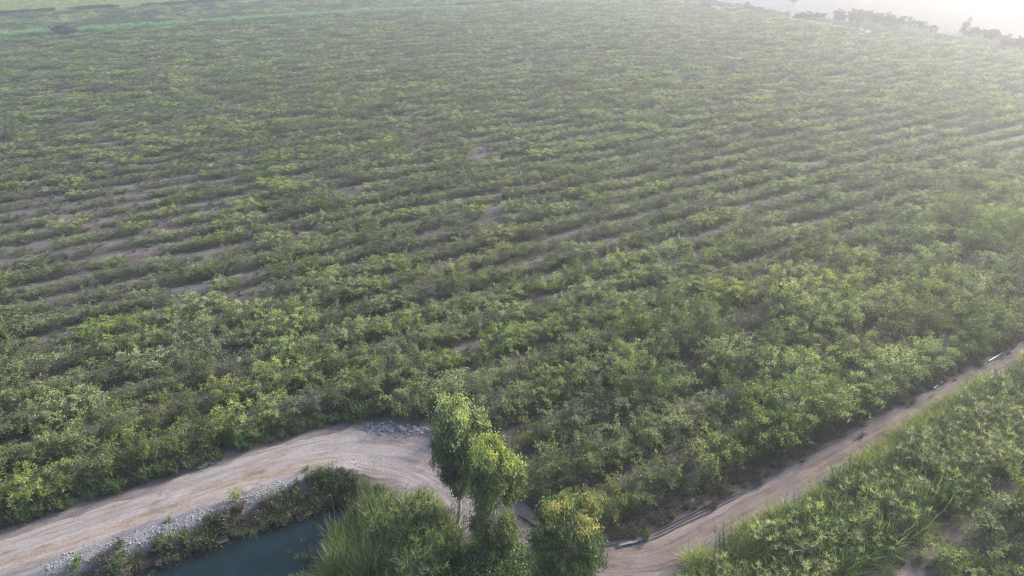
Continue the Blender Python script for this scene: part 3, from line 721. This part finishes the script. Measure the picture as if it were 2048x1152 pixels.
# ------------------------------------------------------------------ eucalyptus trees
def eucalyptus(name, label, base, prof, seed, mats, trunk_r=.14, lean=(0, 0), nclump=300, hole=None, crown_tone=0., young_from=.56):
    """prof: list of (z, radius, dx, dy)"""
    rng = np.random.default_rng(seed); prof = np.array(prof, float); bz = float(hz(*base)[0]) - .1
    e = empty(name, (base[0], base[1], bz), label, 'tree', None)
    Tz = np.linspace(0, prof[-1, 0] * .96, 12); top = prof[-1, 0]
    cx = lambda z: np.interp(z, prof[:, 0], prof[:, 2]) * np.minimum(1, z / max(prof[0, 0], .1)); cy = lambda z: np.interp(z, prof[:, 0], prof[:, 3]) * np.minimum(1, z / max(prof[0, 0], .1))
    P = np.stack([cx(Tz) + .08 * np.sin(Tz * 1.1), cy(Tz), Tz], 1); Rr = trunk_r * (1 - Tz / top * .85) + .012
    S = Buf(); S.add(*tube(P, Rr, 9))
    L = Buf(); cl = []
    for i in range(nclump):
        for _ in range(20):
            z = rng.uniform(prof[0, 0], top); r = np.interp(z, prof[:, 0], prof[:, 1])
            if rng.random() < (r / prof[:, 1].max()) ** 1.2: break
        a = rng.uniform(0, 6.283); lobes = 1 + .22 * math.sin(3 * a + z * 1.3 + seed) + .12 * math.sin(5 * a - z * 2.1)
        q = r * lobes * rng.uniform(.25, 1.) ** .55
        c = np.array([cx(z) + math.cos(a) * q, cy(z) + math.sin(a) * q, z])
        if hole is not None and np.linalg.norm((c - hole[0]) / hole[1]) < 1: continue
        cl.append((c, a, q, z))
    # clumps gather on boughs, leaving gaps between them
    boughs = [cl[j][0] for j in rng.choice(len(cl), min(len(cl), max(8, nclump // 11)), replace=False)]
    cl2 = []
    for c, a, q, z in cl:
        bb = min(boughs, key=lambda v: np.linalg.norm((v - c) * [1, 1, .7])); c2 = c + (bb - c) * .44 + rng.normal(size=3) * .1
        cl2.append((c2, math.atan2(c2[1] - cy(c2[2]), c2[0] - cx(c2[2])), float(np.hypot(c2[0] - cx(c2[2]), c2[1] - cy(c2[2]))), float(c2[2])))
    cl = cl2
    for c, a, q, z in cl:
        if rng.random() < .22:                       # limb from the trunk
            z0 = max(prof[0, 0] * .8, z - q * 1.1 - .4); p0 = np.array([cx(z0), cy(z0), z0]); mid = (p0 + c) / 2 + [0, 0, -.1 * q]
            t = np.linspace(0, 1, 5)[:, None]; Pb = (1 - t) ** 2 * p0 + 2 * t * (1 - t) * mid + t * t * c
            S.add(*tube(Pb, np.linspace(trunk_r * .38 * (1 - z0 / top * .6), .012, 5), 5))
        n = 100; sp = np.array([.20, .20, .28]) * rng.uniform(.7, 1.25)
        if rng.random() < .16: n = 48; sp = sp * .75; c = c + np.array([math.cos(a), math.sin(a), .25]) * rng.uniform(.2, .45)
        Pn = c + rng.normal(size=(n, 3)) * sp; D = rng.normal(size=(n, 3)) * .5 + [math.cos(a) * .25, math.sin(a) * .25, -.9]
        ln = rng.uniform(.15, .28, n)
        hi = sstep(young_from, .95, z / top) * (q / max(np.interp(z, prof[:, 0], prof[:, 1]), .1) > .35)
        # new growth: young shoots sit on the outer ends of the upper branches
        tn = rng.uniform(.0, 1.) + rng.normal(size=n) * .2 + crown_tone
        if rng.random() < .1 + .85 * hi: tn = tn + hi * rng.uniform(.8, 1.6) * (Pn[:, 2] > c[2] - .16)
        tn = np.clip(tn, 0, 2)
        V, F, T = leaves(rng, Pn, D, ln, ln * .27, tn); L.add(V, F, T, 0)
    obj('crown', L.mesh('crown', [mats]), e); obj('trunk', S.mesh('trunk', [M['trunk']], True), e); return e

eucalyptus('eucalyptus_tree', 'tallest eucalyptus with bare pale trunk and yellow-green top, by the track bend', (13.3, 30.9),
           [(3.0, .35, .45, .2), (3.8, .75, .5, .15), (5.2, 1.1, .5, .1), (6.6, 1.45, .4, .1), (8.0, 1.65, .4, .1), (9.2, 1.45, .4, .1), (10.0, 1.0, .35, .1), (10.6, .3, .3, .1)], 3, M['euc'], .15, nclump=360)
eucalyptus('eucalyptus_tree', 'slender bright green eucalyptus with a see-through middle, rising from the green creeper', (14.2, 27.5),
           [(.9, .6, .1, 0), (2.2, 1.0, .15, 0), (3.4, 1.15, .2, .05), (4.6, .95, .3, .1), (5.8, 1.5, .35, .1), (7.1, 1.6, .3, .1), (8.3, 1.2, .2, .1), (9.2, .7, .1, .1), (9.9, .2, 0, .1)], 7, M['euc'], .12,
           nclump=330, hole=(np.array([.1, -.5, 4.6]), np.array([.75, 2.4, .8])), crown_tone=.1)
eucalyptus('eucalyptus_tree', 'bushy eucalyptus with orange-tinged top leaves, standing at the track corner', (16.1, 22.2),
           [(1.0, 1.4, 0, 0), (2.4, 1.9, 0, 0), (4.0, 2.1, 0, 0), (5.4, 2.15, 0, .1), (6.6, 1.95, .1, .1), (7.6, 1.7, .1, .1), (8.3, 1.3, .15, .1), (8.9, .6, .1, .1)], 21, M['euc_orange'], .16, nclump=430, young_from=.68)
# creeper bush under the second tree
rng = np.random.default_rng(31); L = Buf(); S = Buf()
for i in range(120):
    a = rng.uniform(0, 6.28); q = math.sqrt(rng.random()); c = np.array([math.cos(a) * q * 2.6, math.sin(a) * q * 2.1, (1 - q ** 2) * 1.5 * rng.uniform(.5, 1.1) + .25]); n = 110
    Pn = c + rng.normal(size=(n, 3)) * [.3, .3, .2]; ln = rng.uniform(.1, .2, n); tn = np.clip(rng.uniform(.2, 1.3) + rng.normal(size=n) * .3, 0, 2)
    V, F, T = leaves(rng, Pn, rng.normal(size=(n, 3)) + [0, 0, -.2], ln, ln * .55, tn); L.add(V, F, T, 0)
    if i % 6 == 0: S.add(*segs([(c[0] * .1, c[1] * .1, 0)], [c], .03, .01, 4))
e = empty('creeper_bush', (13.6, 26.9, -.05), 'bright green broad-leaved creeper bush around the foot of the slender eucalyptus', 'bush')
obj('crown', L.mesh('crown', [M['vine']]), e); obj('trunk', S.mesh('trunk', [M['twig']]), e)
# two bushes of the next planting at the lower right
def single_bush(name, label, x, y, sc_, shape, mat, cat='bush', group=None, rz=0.):
    L, S = shape; e = empty(name, (x, y, float(hz(x, y)[0]) - .03), label, cat, group); e.rotation_euler.z = rz; e.scale = sc_
    obj('crown', L.mesh('crown', [mat, M['twig']]), e); obj('trunk', S.mesh('trunk', [M['twig']]), e); return e
M['bushy'] = leaf_mat('yellow_green_leaves', (.09, .13, .02), (.20, .26, .04), (.34, .38, .08), var=.1)
single_bush('thorn_bush', 'bright yellow-green feathery bush at the bottom edge beside the reeds', 38.3, 11.9, (1.1, 1.1, 1.0), bush_shape(201, 2.3, 2.2, 2.2, 2.6, 12, .4, .8), M['bushy'])
single_bush('thorn_bush', 'large darker bush cut by the right edge of the photo below the reeds', 43.6, 12.2, (1.4, 1.25, 1.35), bush_shape(202, 2.6, 2.0, 2.5, 2.4, 9, .8, .45), M['bush'])
single_bush('thorn_bush', 'yellow-green bush further along the right edge behind the darker bush', 48.4, 12.6, (1.2, 1.1, 1.15), bush_shape(203, 2.4, 2.0, 2.4, 2.4, 9, .6, .65), M['bushy'])

# ------------------------------------------------------------------ pipes, ditch hose, bits of plastic
def pipe(label, pts, r, seed, z=.06, mat='pipe', name='irrigation_pipe', cat='pipe', group=None):
    C = catmull(np.array([(a, b, 0) for a, b in pts], float), .3); x = C[:, 0]; w = .12 * (fbm(x, x * 0 + seed * 9, 2.2, seed) - .5) * 2
    y = C[:, 1] + w; zz = hz(x, y) + z + .05 * vnoise(x, y, 1.5, seed)
    V, F = tube(np.stack([x, y, zz], 1), r, 6); o = obj(name, mesh_of(name, V, F, [M[mat]], smooth=True)); return tag(o, label, cat, group)
base = [(19.6, 25.6), (21.5, 24.7), (24.2, 23.9), (28, 23.85), (33, 24.0), (43, 24.55), (54, 25.0), (66, 25.2), (100, 25.3)]
pipe('black irrigation pipe nearest the path, running along the first row of trees', base, .038, 1)
pipe('middle black irrigation pipe along the upper edge of the right-hand path', [(a, b + .2) for a, b in base[2:]], .032, 2)
pipe('black irrigation pipe closest to the trees beside the right-hand path', [(a, b + .42) for a, b in base[1:-1]], .036, 3)
pipe('short curved black hose lying on bare soil between the ditch and the track', [(17.4, 29.9), (17.7, 29.2), (17.9, 28.6), (18.35, 28.0), (18.6, 27.3)], .06, 4, name='hose', cat='hose')
pipe('short length of white pipe lying beside the black pipes', [(54.9, 24.8), (55.6, 24.95), (56.4, 25.05)], .06, 5, mat='white_plastic', name='white_pipe', z=.16)
pipe('longer white pipe lying by the path at the right edge of the photo', [(63.0, 24.95), (64, 25.0), (65.5, 25.05)], .06, 6, mat='white_plastic', name='white_pipe', z=.16)
# crumpled grey sheet where the pipes begin
g_ = np.linspace(0, 1, 24); U_, V_ = np.meshgrid(g_, np.linspace(0, 1, 6), indexing='ij')
xs = 21.6 + U_ * 2.2; ys = 24.5 - U_ * .5 + (V_ - .5) * .22 * (.5 + vnoise(U_ * 9, V_ * 0, 1, 3)); zs_ = hz(xs.ravel(), ys.ravel()).reshape(xs.shape) + .1 + .12 * vnoise(xs, ys, .25, 9)
idx = np.arange(24 * 6).reshape(24, 6); F = np.stack([idx[:-1, :-1], idx[1:, :-1], idx[1:, 1:], idx[:-1, 1:]], -1).reshape(-1, 4)
o = obj('torn_sheet', mesh_of('sheet', np.stack([xs, ys, zs_], -1).reshape(-1, 3), F, [M['grey_plastic']])); o.modifiers.new('thick', 'SOLIDIFY').thickness = .01
tag(o, 'crumpled pale grey plastic strip on the soil where the pipes begin', 'plastic sheet')
# broken soil blocks at the bend
rng = np.random.default_rng(41)
for i, (x, y, s, lb) in enumerate([(13.2, 42.3, .5, 'pale broken block at the left end of the heap by the track bend'), (14.0, 42.0, .62, 'largest pale broken block in the heap by the track bend'),
                               (14.9, 41.5, .5, 'middle pale broken block in the heap by the track bend'), (15.7, 41.0, .5, 'pale broken block at the right end of the heap behind the tallest eucalyptus'),
                               (-.2, 45.5, .85, 'pale lump of hard soil on the upper edge of the left track'), (.6, 45.4, .55, 'small pale lump of soil just right of the larger one')]):
    me = ST[i % 5].copy(); me.materials.clear(); me.materials.append(M['soilblock'] if 'soilblock' in M else M.setdefault('soilblock', plain_mat('hard_soil', (.20, .175, .17), (.36, .32, .31), 5, bump=1.)))
    o = obj('soil_block', me); o.location = (x, y, float(hz(x, y)[0]) + s * .12); o.scale = (s * 1.3, s, s * .7); o.rotation_euler = (rng.normal() * .2, rng.normal() * .2, rng.uniform(0, 6)); tag(o, lb, 'soil block')

# ------------------------------------------------------------------ far side
rng = np.random.default_rng(51)
FRD = leaf_mat('far_reed_blades', (.08, .20, .08), (.17, .36, .14), (.30, .44, .18), var=.15)
FREED = [reed_shape(190 + i, 2.3, 16, .9, 10, .8, .1).mesh('far_reed', [FRD]) for i in range(3)]
n = 1500; x = rng.uniform(-50, 218, n); y = 268.3 + rng.normal(size=n) * .8; ok = seen(x, y, .1); x, y = x[ok], y[ok]
s_ = np.interp(x, [-50, 90, 130, 218], [1.15, 1.05, .6, .5])
stuff('reed_strip', 'long bright green strip of reeds along the far left edge of the plantation', 'reeds', np.stack([x, y, x * 0], 1), np.stack([s_, s_, s_ * rng.uniform(.8, 1.1, len(x))], 1),
      np.stack([x * 0, x * 0, rng.uniform(0, 6.28, len(x))], 1), rng.integers(0, 3, len(x)), FREED)
SB = []
for i in range(3):
    L, S = bush_shape(210 + i, 2.2, 2.2, 1.9, .9, 3, .3, .5); SB.append(L.mesh('scrub_bush', [M['scrub'], M['twig']]))
DB = []
for i in range(3):
    L, S = bush_shape(220 + i, 2.4, 2.4, 2.6, 3.2, 2, .1, .5); DB.append((L, S)); L.T = [tt * 1. for tt in L.T]
DBm = [L.mesh('dark_bush', [M['dark'], M['darktwig']]) for L, S in DB]
DSm = [S.mesh('dark_bush_trunk', [M['twig']]) for L, S in DB]
n = 5000; x = rng.uniform(-50, 216, n); y = rng.uniform(273, 337, n); ok = seen(x, y, .1) & (fbm(x, y, 16, 91) > .30); x, y = x[ok], y[ok]
scatter('far_scrub', 'grey-green scrub covering the rough land beyond the reed strip', 'scrub', rng, x, y, .35, .85, SB, .05, z=np.zeros(len(x)), zs=.55)
n = 3000; x = rng.uniform(-50, 216, n); y = rng.uniform(272, 338, n); ok = seen(x, y, .1) & (fbm(x, y, 11, 97) > .45); x, y = x[ok], y[ok]
scatter('far_grass', 'patches of light green grass among the scrub beyond the reed strip', 'grass', rng, x, y, 1.2, 2.2, YG, .05, z=np.zeros(len(x)), zs=.6)
n = 420; x = rng.uniform(-45, 60, n); y = 339 + rng.normal(size=n) * 1.1; x2 = rng.uniform(-5, 60, 150); y2 = 279 + rng.normal(size=150) * 2.2; x = np.append(x, x2); y = np.append(y, y2)
x3 = rng.uniform(60, 200, 240); y3 = 275 + rng.normal(size=240) * 1.5; x = np.append(x, x3); y = np.append(y, y3); ok = seen(x, y, .1) & (fbm(x, y, 12, 95) > .38); x, y = x[ok], y[ok]
HEDGE = []
MG = leaf_mat('hedge_leaves', (.03, .055, .025), (.055, .095, .035), (.09, .13, .05))
for i in range(3): HEDGE.append(bush_shape(230 + i, 2.3, 2.3, 2.3, 1.3, 2, .1, .5)[0].mesh('hedge', [MG, M['darktwig']]))
scatter('far_hedge', 'dark green hedge growth in broken lines on the rough land at far left', 'hedge', rng, x, y, .5, 1.0, HEDGE, .05, z=np.zeros(len(x)), zs=.7)
n = 3200; x = rng.uniform(-45, 130, n); y = rng.uniform(345, 430, n); ok = seen(x, y, .1); x, y = x[ok], y[ok]
scatter('far_crop', 'yellow-green crop field in the far top left corner', 'crop', rng, x, y, .9, 1.6, YG, .05, z=np.zeros(len(x)), zs=.5)

def far_bush(x, y, s, label, name='dark_bush', cat='bush', group=None, k=0, zsc=1.):
    e = empty(name, (x, y, -.05), label, cat, group); e.scale = (s, s, s * zsc); e.rotation_euler.z = x * 3.1
    obj('crown', DBm[k % 3], e); obj('trunk', DSm[k % 3], e); return e
far_bush(-6.7, 266.0, 1.5, 'single round dark bush in front of the bright reed strip at far left')
sc_pts = [(222.9, 184.1, .9), (226, 182, 1.0), (229.2, 180.6, .9), (229.6, 172.5, .9), (240, 181, 1.0), (243.5, 177.5, 1.15), (243, 172, 1.2), (241.5, 168, 1.1), (240.2, 164.4, 1.25), (239, 160.5, 1.2), (237.4, 156.7, 1.3),
          (236.4, 152, 1.2), (235.2, 147.9, 1.2), (234.5, 144.5, 1.0), (233.6, 141.7, .95), (237.6, 131.5, 1.1), (236.8, 128, 1.2), (235.5, 124.3, 1.3), (232.5, 120, 1.2), (230, 117, 1.0), (227.6, 114, 1.1), (230.5, 111, 1.2), (227.8, 108, 1.1), (232, 105, 1.2)]
for i, (x, y, s) in enumerate(sc_pts):
    if i < 4: where, grp = 'in the small clump left of the lone roadside tree in the haze', 'dark bushes of the small left clump'
    elif i < 15: where, grp = 'in the long hazy clump behind the lone roadside tree', 'dark bushes of the long middle clump'
    else: where, grp = 'in the hazy clump at the right edge below the pale field', 'dark bushes of the right-hand clump'
    far_bush(x, y, s, 'rounded dark bush ' + where, group=grp, k=i)
n = 700; x = rng.uniform(222, 238, n); y = rng.uniform(90, 262, n); ok = seen(x, y, .05) & (x < 224 + 14 * fbm(x, y, 20, 7)); x, y = x[ok], y[ok]
GS = leaf_mat('grey_scrub_leaves', (.09, .10, .11), (.16, .17, .17), (.24, .24, .22))
GSm = [bush_shape(240 + i, 1.6, 1.6, 1.1, .8, 1, .6, .5)[0].mesh('grey_scrub', [GS, M['twig']]) for i in range(2)]
scatter('grey_scrub', 'low grey scrub between the far track and the pale field', 'scrub', rng, x, y, .4, .9, GSm, .05, z=np.zeros(len(x)))

def far_tree(x, y, prof, label, seed, mat, nclump=70, name='roadside_tree'):
    e = eucalyptus(name, label, (x, y), prof, seed, mat, .14, nclump=nclump); return e
FT = leaf_mat('far_tree_leaves', (.05, .08, .04), (.10, .14, .06), (.17, .20, .08), var=.1)
far_tree(215.8, 156.6, [(2.0, .7, 0, 0), (3.4, 1.9, 0, 0), (4.8, 2.4, 0, 0), (5.8, 1.7, 0, 0), (6.5, .6, 0, 0)], 'lone green tree with a bare lower trunk beside the far pale track', 5, FT, 80)
far_tree(217.1, 204.3, [(1.2, .6, 0, 0), (2.4, 1.2, 0, 0), (3.6, .9, 0, 0), (4.2, .3, 0, 0)], 'thin small tree on the far track, half lost in the haze', 6, FT, 34)
far_tree(212.7, 221.9, [(1.0, 1.2, 0, 0), (2.6, 2.0, 0, 0), (4.0, 1.5, 0, 0), (4.8, .4, 0, 0)], 'rounded tree at the top edge where the far track leaves the photo', 8, FT, 60)
far_tree(250.2, 211.5, [(1.2, 1.6, 0, 0), (3.0, 2.4, 0, 0), (4.6, 1.6, 0, 0), (5.6, .4, 0, 0)], 'faint hazy tree standing on the pale far field at the top edge', 9, FT, 60)
far_tree(242.7, 136.6, [(1.2, .8, 0, 0), (2.4, .9, .4, 0), (3.4, 1.1, .9, 0), (4.3, .8, 1.4, 0), (4.8, .3, 1.6, 0)], 'scraggly leaning tree against the bright pale field', 10, M['dark'], 34)
PR = leaf_mat('pale_reed_blades', (.10, .17, .08), (.18, .26, .12), (.30, .36, .18), var=.1)
PRm = [reed_shape(250 + i, 3.4, 34, 1.5, 9, 1.0, .3).mesh('blades', [PR]) for i in range(3)]
for i, (x, y, s, lb) in enumerate([(222.5, 143.5, 1.0, 'left part of the pale reed clump beside the lone tree'), (221.2, 140.0, 1.15, 'second pale reed tussock from the left in the larger clump'), (219.8, 136.5, 1.2, 'third pale reed tussock from the left in the larger clump'),
                               (219.5, 133.0, 1.15, 'fourth pale reed tussock from the left in the larger clump'), (221.5, 129.0, 1.1, 'right end tussock of the larger pale reed clump'), (218.9, 121.5, 1.0, 'left tussock of the smaller pale reed clump'),
                               (219.5, 118.5, 1.1, 'middle tussock of the smaller pale reed clump'), (221.0, 115.0, 1.0, 'right tussock of the smaller pale reed clump')]):
    e = empty('reed_tussock', (x, y, 0), lb, 'reeds', 'pale reed tussocks by the far track'); e.scale = (s, s, s); e.rotation_euler.z = i; obj('blades', PRm[i % 3], e)
B = Buf(); B.add(*box(0, 0, .35, 1.6, 1.0, .7)); B.add(*box(1.6, .3, .25, .9, .7, .5, .4))
o = obj('white_sacks', B.mesh('sacks', [M['white_plastic']])); o.location = (133, 268.5, .3); bv = o.modifiers.new('bevel', 'BEVEL'); bv.width = .15; bv.segments = 3
tag(o, 'small white sacks lying at the far edge of the plantation', 'sacks')

# ------------------------------------------------------------------ haze
V, F = box(150, 550, 21, 2600, 2200, 60)          # from z -9 to 51: round camera, ground and all plants
me = bpy.data.meshes.new('haze'); me.from_pydata([tuple(v) for v in V], [], [tuple(int(i) for i in f) for f in F])
m, t = nt('haze'); pv = N(t, 'ShaderNodeVolumePrincipled'); pv.inputs['Density'].default_value = HAZE_DENSITY; pv.inputs['Anisotropy'].default_value = HAZE_G
pv.inputs['Color'].default_value = (.93, .95, 1, 1); o_ = N(t, 'ShaderNodeOutputMaterial'); t.links.new(pv.outputs[0], o_.inputs['Volume']); me.materials.append(m)
tag(obj('haze', me), 'thin pale morning haze filling the air over the plantation', 'haze', kind='stuff')
